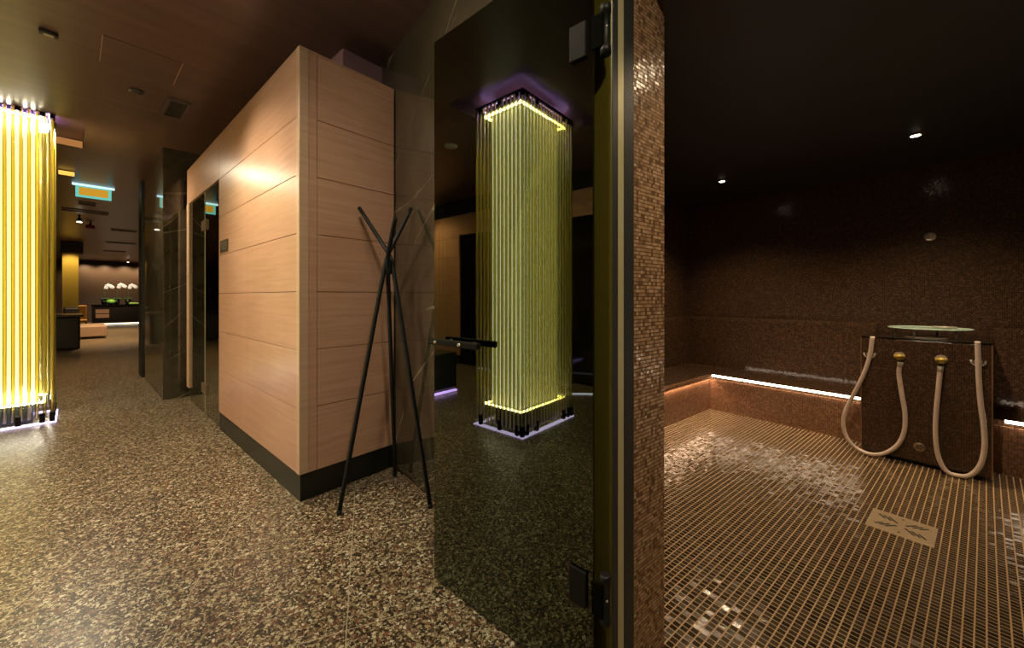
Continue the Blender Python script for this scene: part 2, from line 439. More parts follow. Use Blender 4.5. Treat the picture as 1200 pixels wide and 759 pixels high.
# ------------------------------------------------------------------ sauna cabin
SB, SA0, SA1, SH = 0.856, 2.372, 5.74, 2.669
JOINT = [.54+.345*k for k in range(6)]
sau = thing('sauna_cabin', 'A', (SB+.5, (SA0+SA1)/2, 0), 'pale wood panelled sauna cabin with a dark plinth and a tinted glass door', 'sauna')
g_a0 = at('A', 256.5, 348, x=SB).y; g_a1 = at('A', 221.8, 348, x=SB).y
rows = [.16] + JOINT + [SH]
TH = .03
def boards_x(b0, b1, a0, a1, rows, gap=.0035):
    mb = MB()
    for i in range(len(rows)-1):
        mb.box(b0, b1, a0, a1, rows[i]+(gap if i else 0), rows[i+1], .0012)
    return mb
# corridor face : corner strip, two bays of boards, header over the glass, end post
part('corner_post', MB().box(SB-.004, SB+.05, SA0-.004, SA0+.046, .16, SH, .004, 2), M['wood_edge'], sau)
a_mid = at('A', 290, 348, x=SB).y
part('wall_panel', boards_x(SB, SB+TH, SA0+.049, a_mid-.001, rows), M['wood'], sau)
part('wall_panel', boards_x(SB, SB+TH, a_mid+.001, g_a0-.001, rows), M['wood'], sau)
part('header_panel', MB().box(SB, SB+TH, g_a0+.001, SA1, 2.275, SH, .0012), M['wood'], sau)
part('end_post', MB().box(SB-.004, SB+.06, g_a1, SA1, .16, 2.275, .002), M['wood_edge'], sau)
# face towards the camera
nb1 = 1.475
b_post = at('A', 371.5, 348, y=SA0).x
part('side_post', MB().box(SB+.051, b_post-.0015, SA0, SA0+TH, .16, SH, .001), M['wood'], sau)
mbp = MB()
for i in range(len(rows)-1):
    mbp.box(b_post+.0015, nb1, SA0, SA0+TH, rows[i]+(.0035 if i else 0), rows[i+1], .0012)
part('side_panel', mbp, M['wood'], sau)
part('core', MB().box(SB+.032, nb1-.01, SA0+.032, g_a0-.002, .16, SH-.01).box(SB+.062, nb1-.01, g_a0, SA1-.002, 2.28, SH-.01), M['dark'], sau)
part('plinth', MB().box(SB+.006, nb1, SA0+.006, g_a0, 0, .16), M['plinth'], sau)
part('roof', MB().box(SB+.0, nb1, SA0, SA1, SH-.009, SH+.002), M['wood_edge'], sau)
# dark interior seen through the glass
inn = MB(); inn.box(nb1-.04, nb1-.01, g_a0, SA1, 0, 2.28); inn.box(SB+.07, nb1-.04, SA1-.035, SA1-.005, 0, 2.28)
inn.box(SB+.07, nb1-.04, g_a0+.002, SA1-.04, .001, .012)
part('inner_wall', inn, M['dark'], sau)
# glass front : fixed pane and hinged door
g_m = at('A', 238.6, 348, x=SB).y
part('fixed_pane', MB().box(SB+.012, SB+.020, g_m+.003, g_a1, .012, 2.272), M['sauna_glass'], sau)
sd = part('glass_door', MB().box(SB+.012, SB+.020, g_a0+.004, g_m-.003, .012, 2.266), M['sauna_glass'], sau)
part('edge_seal', MB().box(SB+.009, SB+.023, g_m-.003, g_m+.003, .012, 2.268), M['alu'], sd, 'pale glass edge')
for zc in (1.93, .27):
    part('hinge', MB().box(SB-.002, SB+.030, g_m-.10, g_m+.10, zc-.05, zc+.05, .003), M['steel'], sd, 'square steel glass hinge')
# sign
s0 = at('A', 267.6, 348, x=SB).y; s1 = at('A', 258.9, 348, x=SB).y
sz = at('A', 263, 288, x=SB).z
sg = thing('wall_sign', 'A', (SB-.004, (s0+s1)/2, sz-.05), 'small square dark grey sign plate on the pale wood beside the sauna door', 'sign')
part('plate', MB().box(SB-.007, SB-.0005, s0, s1, sz-.052, sz+.052, .0015), plain('sign_grey', (.085,.075,.06), .35, .5), sg)
sx = MB()
for k in range(3):
    sx.box(SB-.0085, SB-.007, s0+.02, s1-.02-.02*k, sz+.018-k*.022, sz+.024-k*.022)
part('lettering', sx, plain('sign_line', (.22,.20,.16), .4), sg)
# bulkhead above the sauna; its mauve stands for purple light on it
bh0 = at('A', 402, 56.5, z=CEIL)
struct('trim_1', 'A', MB().box(bh0.x, 2.6, bh0.y, SA1, SH+.003, CEIL), M['mauve'], 'bulkhead, purple light painted in as mauve, between the sauna roof and the ceiling', 'bulkhead')

# marble pier beyond the sauna
pc = at('A', 191, 468.5, z=0)
pa_far = at('A', 168, 348, x=pc.x).y
struct('wall_left', 'A', MB().box(pc.x, 2.9, pc.y, pa_far, 0, CEIL), M['marble'], 'polished dark marble pier standing past the sauna door', 'wall')
pe = at('A', 162.5, 348, x=pc.x-.02).y
struct('trim_2', 'A', MB().box(pc.x-.02, pc.x+.10, pa_far+.001, pe, 0, CEIL), M['dark'], 'black edge post ending the marble pier', 'trim')

# ------------------------------------------------------------------ coat stand
fA = at('W', 397.5, 600, z=0.012); fB = at('W', 465.5, 552, z=0.012); fC = at('W', 507, 591, z=0.012)
fB = fB + Vector((-.0, -.045, 0)); fC = fC + Vector((-.012, -.012, 0))
J = Vector((-.755, 2.31, 1.44))
def top(px, py, Y):
    return Vector(((px-600)/FPX*Y, Y, CAMZ+(HOR-py)/FPX*Y))
tA = top(482, 244, 2.39); tC = top(421, 243.5, 2.42); tB = top(463.2, 255.5, 2.10)
cs = thing('coat_stand', 'W', (J.x, J.y, 0), 'black three-pole coat stand in the corner of the wood wall and the marble wall', 'coat stand')
for f, tp, off in ((fA, tA, Vector((-.012, -.012, 0))), (fB, tB, Vector((0, -.030, .0))), (fC, tC, Vector((.014, .004, 0)))):
    j = J + off
    pts = [f.lerp(j, k/8) for k in range(8)]
    for k in range(5):
        s_ = k/4; a_ = j + (f-j).normalized()*.05; b_ = j + (tp-j).normalized()*.05
        pts.append(a_*(1-s_)**2 + j*2*s_*(1-s_) + b_*s_**2)
    pts += [j.lerp(tp, k/6) for k in range(2, 7)]
    pts = [p for i, p in enumerate(pts) if i == 0 or (p-pts[i-1]).length > .004]
    po = part('pole', MB().tube(pts, .0125, 14), M['black_metal'], cs)
    part('foot_cap', MB().lathe([(.0115, -.0125), (.0135, -.010), (.0135, .012)], f, 'z', 14), M['dark'], po)
part('connector', MB().lathe([(.016, -.055), (.021, -.05), (.021, .0), (.016, .006)], J+Vector((.0, -.008, -.045)), 'z', 18), M['black_metal'], cs)

# ------------------------------------------------------------------ light columns
def light_column(key, label, faces='all'):
    a0, a1, b0, b1 = COLS[key]
    t = thing('light_column', 'A', ((b0+b1)/2, (a0+a1)/2, 0), label, 'light column', 'yellow glass rod light columns')
    i = .10
    part('core', MB().box(b0+i, b1-i, a0+i, a1-i, .20, 2.90), M['core_'+key], t)
    part('core_base', MB().box(b0+i+.02, b1-i-.02, a0+i+.02, a1-i-.02, 0, .199), M['plinth'], t)
    part('core_cap', MB().box(b0+i+.02, b1-i-.02, a0+i+.02, a1-i-.02, 2.925, CEIL+.088), M['plinth'], t)
    part('ring_shield', MB().box(b0+.034, b1-.034, a0+.034, a1-.034, 2.918, 2.924), plain('white_reflector', (.8,.78,.7), .5) if 'white_reflector' not in bpy.data.materials else bpy.data.materials['white_reflector'], t)  # plate added to keep ring light off the ceiling and glow white below
    # led rings at the top and the foot of the core
    for z0 in (2.895, .19):
        r = MB(); o = i-.052
        r.box(b0+o, b1-o, a0+o, a0+o+.012, z0, z0+.014).box(b0+o, b1-o, a1-o-.012, a1-o, z0, z0+.014)
        r.box(b0+o, b0+o+.012, a0+o+.012, a1-o-.012, z0, z0+.014).box(b1-o-.012, b1-o, a0+o+.012, a1-o-.012, z0, z0+.014)
        part('led_ring', r, M['white_led_top'] if z0 > 1 and key == 'near' else M['white_led'], t)
    # top rail and violet foot strip
    r = MB()
    r.box(b0-.012, b1+.012, a0-.012, a0+.012, 2.955, 2.975).box(b0-.012, b1+.012, a1-.012, a1+.012, 2.955, 2.975)
    r.box(b0-.012, b0+.012, a0+.012, a1-.012, 2.955, 2.975).box(b1-.012, b1+.012, a0+.012, a1-.012, 2.955, 2.975)
    part('top_rail', r, plain('aubergine_rail', (.03,.016,.05), .3, .3), t)
    r = MB()
    r.box(b0-.025, b1+.025, a0-.025, a0+.02, .001, .012, .003).box(b0-.025, b1+.025, a1-.02, a1+.025, .001, .012, .003)
    r.box(b0-.025, b0+.02, a0+.02, a1-.02, .001, .012, .003).box(b1-.02, b1+.025, a0+.02, a1-.02, .001, .012, .003)
    part('foot_strip', r, M['violet_led'], t, 'violet glowing strip on the floor')
    r = MB(); z0 = CEIL+.012
    r.box(b0+.015, b1-.015, a0+.015, a0+.027, z0, z0+.012).box(b0+.015, b1-.015, a1-.027, a1-.015, z0, z0+.012)
    r.box(b0+.015, b0+.027, a0+.027, a1-.027, z0, z0+.012).box(b1-.027, b1-.015, a0+.027, a1-.027, z0, z0+.012)
    part('recess_led', r, emit('recess_violet', (.52, .30, 1.0), 40.0) if 'recess_violet' not in bpy.data.materials else bpy.data.materials['recess_violet'], t, 'violet light strip in the ceiling recess')
    # rods on all four sides
    spots = []
    na = max(2, round((a1-a0)/.0445)); nb = max(2, round((b1-b0)/.0445))
    for k in range(na+1):
        y = a0+(a1-a0)*k/na; spots += [(b0, y), (b1, y)]
    for k in range(1, nb):
        x = b0+(b1-b0)*k/nb; spots += [(x, a0), (x, a1)]
    cb, ca = (b0+b1)/2, (a0+a1)/2
    n0 = 12
    for (x, y) in spots:
        part('glass_rod', MB().tube([(x, y, .055), (x, y, 2.955)], .0125, n0), M['rod'], t)
    # dark clamps at head and foot
    cl = [(b1, a0), (b1-.06, a0), (b1, a0+.055), (b1, a1-.05), (b0, a0), (b0+.06, a0), (b0, a1), (b1-.20, a0), (b1, a0+.26) , (b0+.14, a0)]
    for (x, y) in cl:
        for (z0, z1) in ((.012, .10), (2.915, 2.955)):
            part('clamp', MB().box(x-.017, x+.017, y-.017, y+.017, z0, z1, .003), M['hinge'], t, 'dark metal clamp')
    return t
lc = light_column('far', 'tall glowing yellow column of glass rods at the left edge of the corridor')
part('recess_strip', MB().box(COLS['far'][2]+.1, REC[1][3]-.01, REC[1][1]-.022, REC[1][1]-.002, CEIL+.004, CEIL+.075), emit('amber_glow', (1.0, .42, .12), .42), lc, 'amber glowing strip at the far edge of the ceiling recess')  # orange glow given to a strip along the recess's far face
light_column('near', 'glowing glass rod column mirrored in the smoked steam room door')

# ------------------------------------------------------------------ steam room bench
OF = 0.49
def sweep(prof, n0, u1):
    """prof (offset behind the bench front, z) swept along the L of the bench"""
    s1 = [Vector((-1.84-o, n0, z)) for o, z in prof]
    s2 = [Vector((-1.84-o, 4.18+o, z)) for o, z in prof]
    s3 = [Vector((u1, 4.18+o, z)) for o, z in prof]
    return MB().loft([s1, s2, s3])
SEATP = [(.022, .326), (.022, .362), (.34, .366), (.435, .370), (.448, .384), (.452, .52), (.455, .93), (.462, .958), (.478, .968), (.489, .968), (.489, .326)]
FRONTP = [(0, 0), (0, .325), (.10, .325), (.10, 0)]
bn = thing('tiled_bench', 'S', (-1.95, 4.3, 0), 'L-shaped mosaic tiled steam room bench left of the hose pedestal, warm light under its edge', 'bench')
UE = -.605
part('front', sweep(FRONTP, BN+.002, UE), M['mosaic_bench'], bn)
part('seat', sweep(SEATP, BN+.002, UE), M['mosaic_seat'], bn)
part('light_strip', MB().box(-1.815, UE, 4.160, 4.186, .356, .371), M['led_bright'], bn, 'glowing warm white strip')
part('nosing', MB().box(-1.865, -1.812, BN+.002, 4.17, .352, .366).box(-1.815, -1.812, BN+.002, 4.17, .338, .352), M['mosaic_bench'], bn)
part('light_strip', MB().box(-1.839, -1.822, BN+.01, 4.17, .340, .3515), M['led'], bn, 'glowing warm white strip')
def straight(prof, u0, u1):
    return MB().loft([[Vector((u0, 4.18+o, z)) for o, z in prof], [Vector((u1, 4.18+o, z)) for o, z in prof]])
b2 = thing('tiled_bench', 'S', (.8, 4.4, 0), 'short stretch of mosaic tiled bench right of the hose pedestal, at the picture edge', 'bench')
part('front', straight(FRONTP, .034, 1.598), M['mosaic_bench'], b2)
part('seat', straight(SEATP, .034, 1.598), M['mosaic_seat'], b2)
part('light_strip', MB().box(.08, 1.598, 4.160, 4.186, .356, .371), M['led_bright'], b2, 'glowing warm white strip')

# ------------------------------------------------------------------ hose pedestal
UN0, UN1, PU0, PU1, PH = 3.92, 4.625, -.598, .027, .895
pd = thing('hose_pedestal', 'S', ((PU0+PU1)/2, 4.25, 0), 'mosaic tiled block with two white hoses in front of the steam room bench', 'pedestal')
part('body', MB().box(PU0, PU1, UN0, UN1, .03, PH-.006, .003), M['mosaic'], pd)
plain('bronze_edge', (.34,.20,.10), .35, .4)
for (q0, q1) in ((PU1-.003, PU1+.003), (PU0-.003, PU0+.002)):
    part('edge_trim', MB().box(q0, q1, UN0-.002, UN0+.006, .03, PH-.006), bpy.data.materials['bronze_edge'], pd)
part('plinth', MB().box(PU0+.02, PU1-.03, UN0+.05, UN1, 0, .03), M['dark'], pd)
part('top', MB().box(PU0, PU1, UN0, UN1, PH-.006, PH+.006, .002), M['gloss_black'], pd)
def on_front(px, py, off=0.0): return at('S', px, py, y=UN0-off)
for (px, py) in ((1054.0, 417), (1103, 421)):
    c = on_front(px, py, .03)
    o = part('hose_outlet', MB().lathe([(.030, 0), (.030, .006), (.022, .010), (.014, .012), (.014, .034)], (c.x, UN0-.036, c.z), 'y', 20), M['chrome'], pd, 'chrome hose outlet')
    # flange sits on the tiles, spout points at the room
    part('elbow', MB().tube([(c.x, UN0, c.z), (c.x, UN0-.034, c.z), (c.x, UN0-.046, c.z-.010), (c.x, UN0-.05, c.z-.026)], [.015, .015, .0145, .0135], 14), M['brass'], o, 'brass elbow')
    part('collar', MB().lathe([(.026, -.009), (.029, -.006), (.029, .006), (.026, .009)], (c.x, UN0-.045, c.z), 'z', 18), M['brass'], o, 'brass collar')
for (px, py) in ((1019.5, 415), (1146.5, 424)):
    c = on_front(px, py, .012)
    o = part('hose_hook', MB().lathe([(.020, -.010), (.020, 0)], (c.x, UN0, c.z), 'y', 18), M['chrome'], pd, 'chrome hose hook')
    arm = [(c.x-.030, UN0-.032, c.z+.012)] + [(c.x-.030*math.cos(q), UN0-.030, c.z-.024*math.sin(q)+.0) for q in (.3, .9, PI/2, PI-.9, PI-.3)] + [(c.x+.030, UN0-.032, c.z+.012)]
    part('prong', MB().tube(arm, .005, 8), M['chrome'], o)
    part('stem', MB().tube([(c.x, UN0-.008, c.z-.024), (c.x, UN0-.030, c.z-.024)], .006, 8), M['chrome'], o)
c = on_front(1077.5, 523.5, 0)
dc = part('drain_cover', MB().lathe([(.030, -.004), (.028, -.006), (.002, -.006)], (c.x, UN0+.002, c.z), 'y', 24), M['steel'], pd, 'round steel drain cover')
hs = MB()
for k in range(5):
    q = 2*PI*k/5; hs.lathe([(.0045, -.0072), (.0045, -.004)], (c.x+.013*math.cos(q), UN0, c.z+.013*math.sin(q)), 'y', 8)
part('hole', hs, M['dark'], dc)

def catmull(p, n=6):
    out = []
    for i in range(len(p)-1):
        a, b, c_, d = p[max(i-1, 0)], p[i], p[i+1], p[min(i+2, len(p)-1)]
        for k in range(n):
            t_ = k/n
            out.append(.5*((2*b)+(c_-a)*t_+(2*a-5*b+4*c_-d)*t_*t_+(3*b-a-3*c_+d)*t_**3))
    out.append(p[-1]); return out
def hose(pts, label):
    P = []
    for (cx, cy) in pts:
        q = at('S', 960+cx/3.45, 360+cy/3.45, y=UN0-.05); q.z = max(q.z, .016); P.append(q)
    P[0].y = UN0-.050
    loc = (P[0].x, UN0-.05, 0)
    t = thing('hose', 'S', loc, label, 'hose', 'white rubber hoses of the tiled pedestal')
    part('tube', MB().tube(catmull(P), .0135, 14), M['hose'], t)
    d = (P[1]-P[0]).normalized()
    part('ferrule', MB().tube([P[0]-d*.004, P[0]+d*.035], .0155, 14), M['chrome'], t, 'pale metal ferrule')
hose([(328,222),(323,270),(334,350),(347,430),(344,500),(318,555),(268,588),(215,594),(160,575),(117,535),(98,480),(106,420),(140,350),(180,270),(205,195),(215,118)],
     'left of the two white hoses, looped beyond the pedestal edge and hung on a hook')
hose([(491,240),(483,320),(473,430),(471,520),(481,600),(512,660),(560,688),(610,678),(650,640),(668,570),(665,480),(652,380),(645,280),(643,200),(640,138)],
     'right of the two white hoses, looping down to the floor before the pedestal')
# glass tray on three posts
cx = at('S', 1088.5, 386, y=4.22)
gt = thing('glass_tray', 'S', (cx.x, 4.22, PH+.006), 'round green-edged glass tray on slim posts above the tiled pedestal', 'tray')
R_ = .215
part('disc', MB().lathe([(R_-.004, -.006), (R_-.001, -.004)], (cx.x, 4.22, .968), 'z', 48), plain('frosted_mint_glass', (.46,.62,.52), .2), gt)
rim = MB(); seg = 56
rim.tube([(cx.x+R_*math.cos(2*PI*k/seg), 4.22+R_*math.sin(2*PI*k/seg), .966) for k in range(seg+1)], .005, 8, caps=False)
part('rim', rim, M['dish_rim'], gt, 'pale green glass edge')
for q in (200, 250, 320, 80):
    x, y = cx.x+(R_-.035)*math.cos(math.radians(q)), 4.22+(R_-.035)*math.sin(math.radians(q))
    part('post', MB().lathe([(.0055, 0), (.0055, .062)], (x, y, PH+.006), 'z', 10), M['chrome'], gt)
part('base_plate', MB().lathe([(.115, 0), (.115, .004), (.11, .006)], (cx.x-.01, 4.15, PH+.006), 'z', 40), plain('pale_metal', (.75,.64,.52), .4), gt, 'round pale metal base plate')
# small jar lying on the tray
jc = at('S', 1107, 379.5, y=4.30)
single('nozzle_ring', 'S', (jc.x, 4.30, .969), MB().lathe([(.062, .0), (.066, .006), (.060, .012), (.02, .012)], (jc.x, 4.30, .9692), 'z', 28), M['chrome'], 'low chrome ring lying on the round glass tray', 'ring')

# wall nozzle
c = at('S', 1090, 277, y=4.68)
nz_t = thing('wall_nozzle', 'S', (c.x, 4.68, c.z), 'small round chrome nozzle high on the steam room back wall', 'nozzle')
part('flange', MB().lathe([(.036, 0), (.034, -.006), (.012, -.010)], (c.x, 4.68, c.z), 'y', 24), M['chrome'], nz_t)
part('spout', MB().lathe([(.012, -.010), (.013, -.024), (.006, -.026)], (c.x, 4.68, c.z), 'y', 16), M['steel'], nz_t)

# floor drain
D0, D1, E0, E1 = -.397, -.153, 2.70, 2.935
fd = thing('floor_drain', 'S', ((D0+D1)/2, (E0+E1)/2, 0), 'square steel floor drain with slanted slots in the mosaic floor', 'drain')
part('plate', MB().box(D0, D1, E0, E1, -.002, .004, .0015), M['drainsteel'], fd)
sl = MB(); cxd, cyd = (D0+D1)/2, (E0+E1)/2
def slot(x, y, ang, L, wd=.0095):
    d = Vector((math.cos(ang), math.sin(ang), 0)); n_ = Vector((-d.y, d.x, 0)); c0 = Vector((x, y, 0))
    q = [c0-d*L/2-n_*wd/2, c0+d*L/2-n_*wd/2, c0+d*L/2+n_*wd/2, c0-d*L/2+n_*wd/2]
    sl.loft([[Vector((p.x, p.y, .0035)) for p in q], [Vector((p.x, p.y, .0045)) for p in q]])
for sx_ in (-1, 1):
    for sy_ in (-1, 1):
        for k in range(3):
            slot(cxd+sx_*(.034+.022*k), cyd+sy_*(.040+.004*k), sx_*sy_*math.radians(52), .062-.008*k)
part('slot', sl, M['dark'], fd)
for sy_ in (-1, 1): part('screw_hole', MB().lathe([(.006, .0035), (.006, .0046)], (cxd, cyd+sy_*.085, 0), 'z', 12), M['dark'], fd)
# steam room downlights
def downlight(fr, loc, label, r=.026, group=None):
    t = thing('downlight', fr, loc, label, 'downlight', group)
    part('trim_ring', MB().lathe([(r+.014, 0), (r+.012, -.005), (r, -.006)], loc, 'z', 28), M['steel'], t)
    part('lens', MB().lathe([(r-.001, -.0065), (r-.004, -.008)], loc, 'z', 24), M['lamp'], t)
    return t
d1 = at('S', 1073, 158, z=2.30); d2 = at('S', 846, 212, z=2.30)
downlight('S', (d1.x, d1.y, 2.30), 'right of the two small downlights in the black steam room ceiling', group='steam room downlights')
downlight('S', (d2.x, d2.y, 2.30), 'left of the two small downlights in the black steam room ceiling', group='steam room downlights')

# ------------------------------------------------------------------ ceiling fittings of the corridor
def cz(px, py): return at('A', px, py, z=CEIL)
ap = thing('access_panel', 'A', (.325, 3.915, CEIL), 'large flush access panel in the brown ceiling', 'access panel')
part('panel', MB().box(.123, .527, 3.703, 4.127, CEIL-.004, CEIL), M['ceiling'], ap)
plain('panel_edge', (.62,.46,.36), .4)
for q0 in (.1195, .527): part('edge', MB().box(q0, q0+.0035, 3.703, 4.127, CEIL-.007, CEIL), bpy.data.materials['panel_edge'], ap, 'pale edge line')
part('gap', MB().box(.1195, .5305, 4.1272, 4.132, CEIL-.002, CEIL), M['dark'], ap)
vt = thing('ceiling_vent', 'A', (.607, 4.62, CEIL), 'dark square air vent grille in the brown ceiling', 'vent')
v0 = cz(196.5, 113.5); v1 = cz(211, 139.5)
bb0, bb1, aa0, aa1 = .53, .69, 4.42, 4.88
fr_ = MB(); fr_.box(bb0, bb1, aa0, aa0+.03, CEIL-.016, CEIL).box(bb0, bb1, aa1-.03, aa1, CEIL-.016, CEIL).box(bb0, bb0+.022, aa0+.03, aa1-.03, CEIL-.016, CEIL).box(bb1-.022, bb1, aa0+.03, aa1-.03, CEIL-.016, CEIL)
part('frame', fr_, plain('vent_frame', (.15,.13,.12), .4, .4), vt)
part('duct', MB().box(bb0+.022, bb1-.022, aa0+.03, aa1-.03, CEIL-.003, CEIL-.001), M['dark'], vt)
for k in range(9):
    x = bb0+.03+k*(bb1-bb0-.06)/8
    part('louvre', MB().box(x-.0035, x+.0035, aa0+.03, aa1-.03, CEIL-.013, CEIL-.004), plain('vent_louvre', (.07,.065,.06), .4, .4) if k == 0 else bpy.data.materials['vent_louvre'], vt)
c = cz(160, 106)
ds = thing('ceiling_sensor', 'A', (c.x, c.y, CEIL), 'flat dark round sensor in the ceiling near the square vent', 'sensor')
part('body', MB().lathe([(.045, 0), (.044, -.010), (.032, -.016), (.01, -.018)], (c.x, c.y, CEIL), 'z', 28), M['gasket'], ds)
part('tab', MB().box(c.x-.044, c.x-.030, c.y+.020, c.y+.032, CEIL-.014, CEIL-.003, .002), M['alu'], ds, 'pale tab')
c = cz(57, 37)
sm = thing('emergency_light', 'A', (c.x, c.y, CEIL), 'small oblong dark fitting with a bright window on the ceiling near the yellow column', 'ceiling fitting')
part('body', MB().box(c.x-.042, c.x+.042, c.y-.028, c.y+.028, CEIL-.026, CEIL, .010, 3), M['black_metal'], sm)
part('window', MB().box(c.x-.022, c.x+.022, c.y-.015, c.y+.015, CEIL-.0275, CEIL-.025, .001), M['chrome'], sm, 'bright window')
c = cz(78, 200)
lb = thing('ceiling_lamp', 'A', (c.x, c.y, CEIL), 'small amber glowing box lamp on the ceiling beyond the yellow column', 'lamp')
part('housing', MB().box(c.x-.07, c.x+.07, c.y-.03, c.y+.05, CEIL-.012, CEIL), M['dark'], lb)
part('diffuser', MB().box(c.x-.072, c.x+.072, c.y-.035, c.y+.045, CEIL-.055, CEIL-.012, .003), emit('amber_lamp', (1.0, .55, .10), 1.3), lb)
# ceiling disc behind the viewer, mirrored in the door
dm = thing('ceiling_sensor', 'A', (-.84, 3.37, CEIL), 'pale round ceiling disc mirrored in the smoked door left of the column', 'sensor')
part('body', MB().lathe([(.075, 0), (.072, -.014), (.03, -.020)], (-.84, 3.37, CEIL), 'z', 28), plain('pale_disc', (.55,.50,.40), .4), dm)
# exit sign
c = at('A', 110, 219, z=CEIL-.02)
ex = thing('exit_sign', 'A', (c.x, c.y, CEIL), 'glowing cyan-edged hanging sign with a yellow panel over the corridor', 'sign')
hw = .19
part('housing', MB().box(c.x-hw-.035, c.x+hw+.035, c.y-.02, c.y+.02, CEIL-.030, CEIL, .004), emit('sign_bar', (.62, .95, 1.0), 1.3), ex, 'bright pale blue top bar')
gp = part('border', MB().box(c.x-hw, c.x+hw, c.y-.006, c.y+.006, CEIL-.205, CEIL-.030, .002), emit('sign_cyan', (.16, .62, .52), .95), ex, 'glowing cyan border')
part('panel', MB().box(c.x-hw+.035, c.x+hw-.035, c.y-.009, c.y+.009, CEIL-.172, CEIL-.050, .002), emit('sign_yellow', (.72, .36, .03), .85), gp, 'amber yellow panel')

# linear slot diffusers
slots = [(72, 127, 247.5), (92, 112, 238.5), (130, 160, 270), (124, 159, 284.5), (121, 147, 294)]
names = ['longest dark ceiling slot just beyond the hanging sign', 'short dark ceiling slot close behind the hanging sign', 'dark ceiling slot beyond the red disc, right of it',
         'dark ceiling slot in the lobby, second from the back wall', 'dark ceiling slot in the lobby, nearest the back wall']
for (x0, x1, yy), lb_ in zip(slots, names):
    a_ = cz((x0+x1)/2, yy).y; b0_ = at('A', x0, 300, y=a_).x; b1_ = at('A', x1, 300, y=a_).x
    st = thing('slot_diffuser', 'A', ((b0_+b1_)/2, a_, CEIL), lb_, 'ceiling slot', 'ceiling slot diffusers')
    part('slot', MB().box(b0_, b1_, a_-.20, a_+.20, CEIL-.012, CEIL), M['dark'], st)
    part('blade', MB().box(b0_, b1_, a_-.012, a_+.012, CEIL-.020, CEIL-.012), M['hinge'], st)
# lobby spotlights
def spot_head(px, py, label):
    q = at('A', px, py, z=CEIL-.14); a_, b_ = q.y, q.x
    t = thing('spotlight', 'A', (b_, a_, CEIL), label, 'spotlight', 'lobby ceiling spotlights')
    part('stem', MB().tube([(b_, a_, CEIL), (b_, a_, CEIL-.07)], .015, 10), M['dark'], t)
    hd_ = part('head', MB().tube([(b_, a_, CEIL-.07), (b_, a_-.03, CEIL-.14)], [.03, .05], 16), M['dark'], t)
    part('lens', MB().lathe([(.04, 0), (.04, -.004)], (b_, a_-.034, CEIL-.148), 'z', 16), emit('spot_lens', (1, .8, .55), 10.0) if 'spot_lens' not in bpy.data.materials else bpy.data.materials['spot_lens'], hd_)
    return b_
spot_head(93, 260, 'ceiling spotlight beside the red disc, left of it')
spot_head(150, 307, 'tiny ceiling spotlight above the orchids before the lobby wall')
rb_ = at('A', 106, 265.5, z=CEIL-.10)
rd = thing('fire_alarm', 'A', (rb_.x, rb_.y, CEIL), 'small red disc hanging below the lobby ceiling', 'alarm')
part('stem', MB().tube([(rb_.x, rb_.y, CEIL+.002), (rb_.x, rb_.y, rb_.z+.03)], .014, 8), M['dark'], rd)
part('disc', MB().lathe([(.06, -.05), (.075, -.03), (.075, .02), (.05, .04)], (rb_.x, rb_.y, rb_.z), 'z', 20), plain('red', (.45,.015,.012), .35), rd)

# ------------------------------------------------------------------ lobby
LW = 27.0
struct('wall_back', 'A', MB().box(-7.0, 5.0, LW, LW+.2, 0, CEIL), plain('lobby_panel', (.10,.064,.040), .5), 'brown panelled wall at the end of the lobby', 'wall')
struct('wall_left', 'A', MB().box(-7.0, -6.8, 6.0, LW, 0, CEIL), plain('lobby_side', (.05,.032,.022), .5), 'dark side wall of the lobby', 'wall')
struct('wall_right', 'A', MB().box(4.8, 5.0, 8.6, LW, 0, CEIL), plain('lobby_side2', (.06,.036,.024), .5), 'dark right-hand wall of the lobby', 'wall')
# lobby counter
CA = 23.6
c0 = at('A', 108, 379, y=CA).x; c1 = at('A', 166, 379, y=CA).x
ct = thing('reception_counter', 'A', ((c0+c1)/2, CA, 0), 'long dark lobby counter lit along its foot, orchids standing on it', 'counter')
part('body', MB().box(c0, c1, CA, CA+.7, .10, .84, .01), plain('counter_brown', (.022,.015,.011), .3), ct)
part('top', MB().box(c0-.04, c1, CA-.05, CA+.72, .84, .88, .006), M['gloss_black'], ct)
part('foot_light', MB().box(c0, c1, CA+.03, CA+.08, .03, .07), emit('counter_led', (1.0, .80, .55), 4.0), ct, 'warm glowing strip along the foot')
n0_ = at('A', 112, 369, y=CA-.01); n1_ = at('A', 128, 369, y=CA-.01)
part('niche', MB().box(n0_.x, n1_.x, CA-.012, CA, .32, .68), emit('niche_glow', (1.0, .42, .16), .20), ct, 'lit orange niche')  # light inside the niche put in as a glowing flat panel
part('niche_shelf', MB().box(n0_.x, n1_.x, CA-.03, CA-.012, .48, .51), M['dark'], ct)

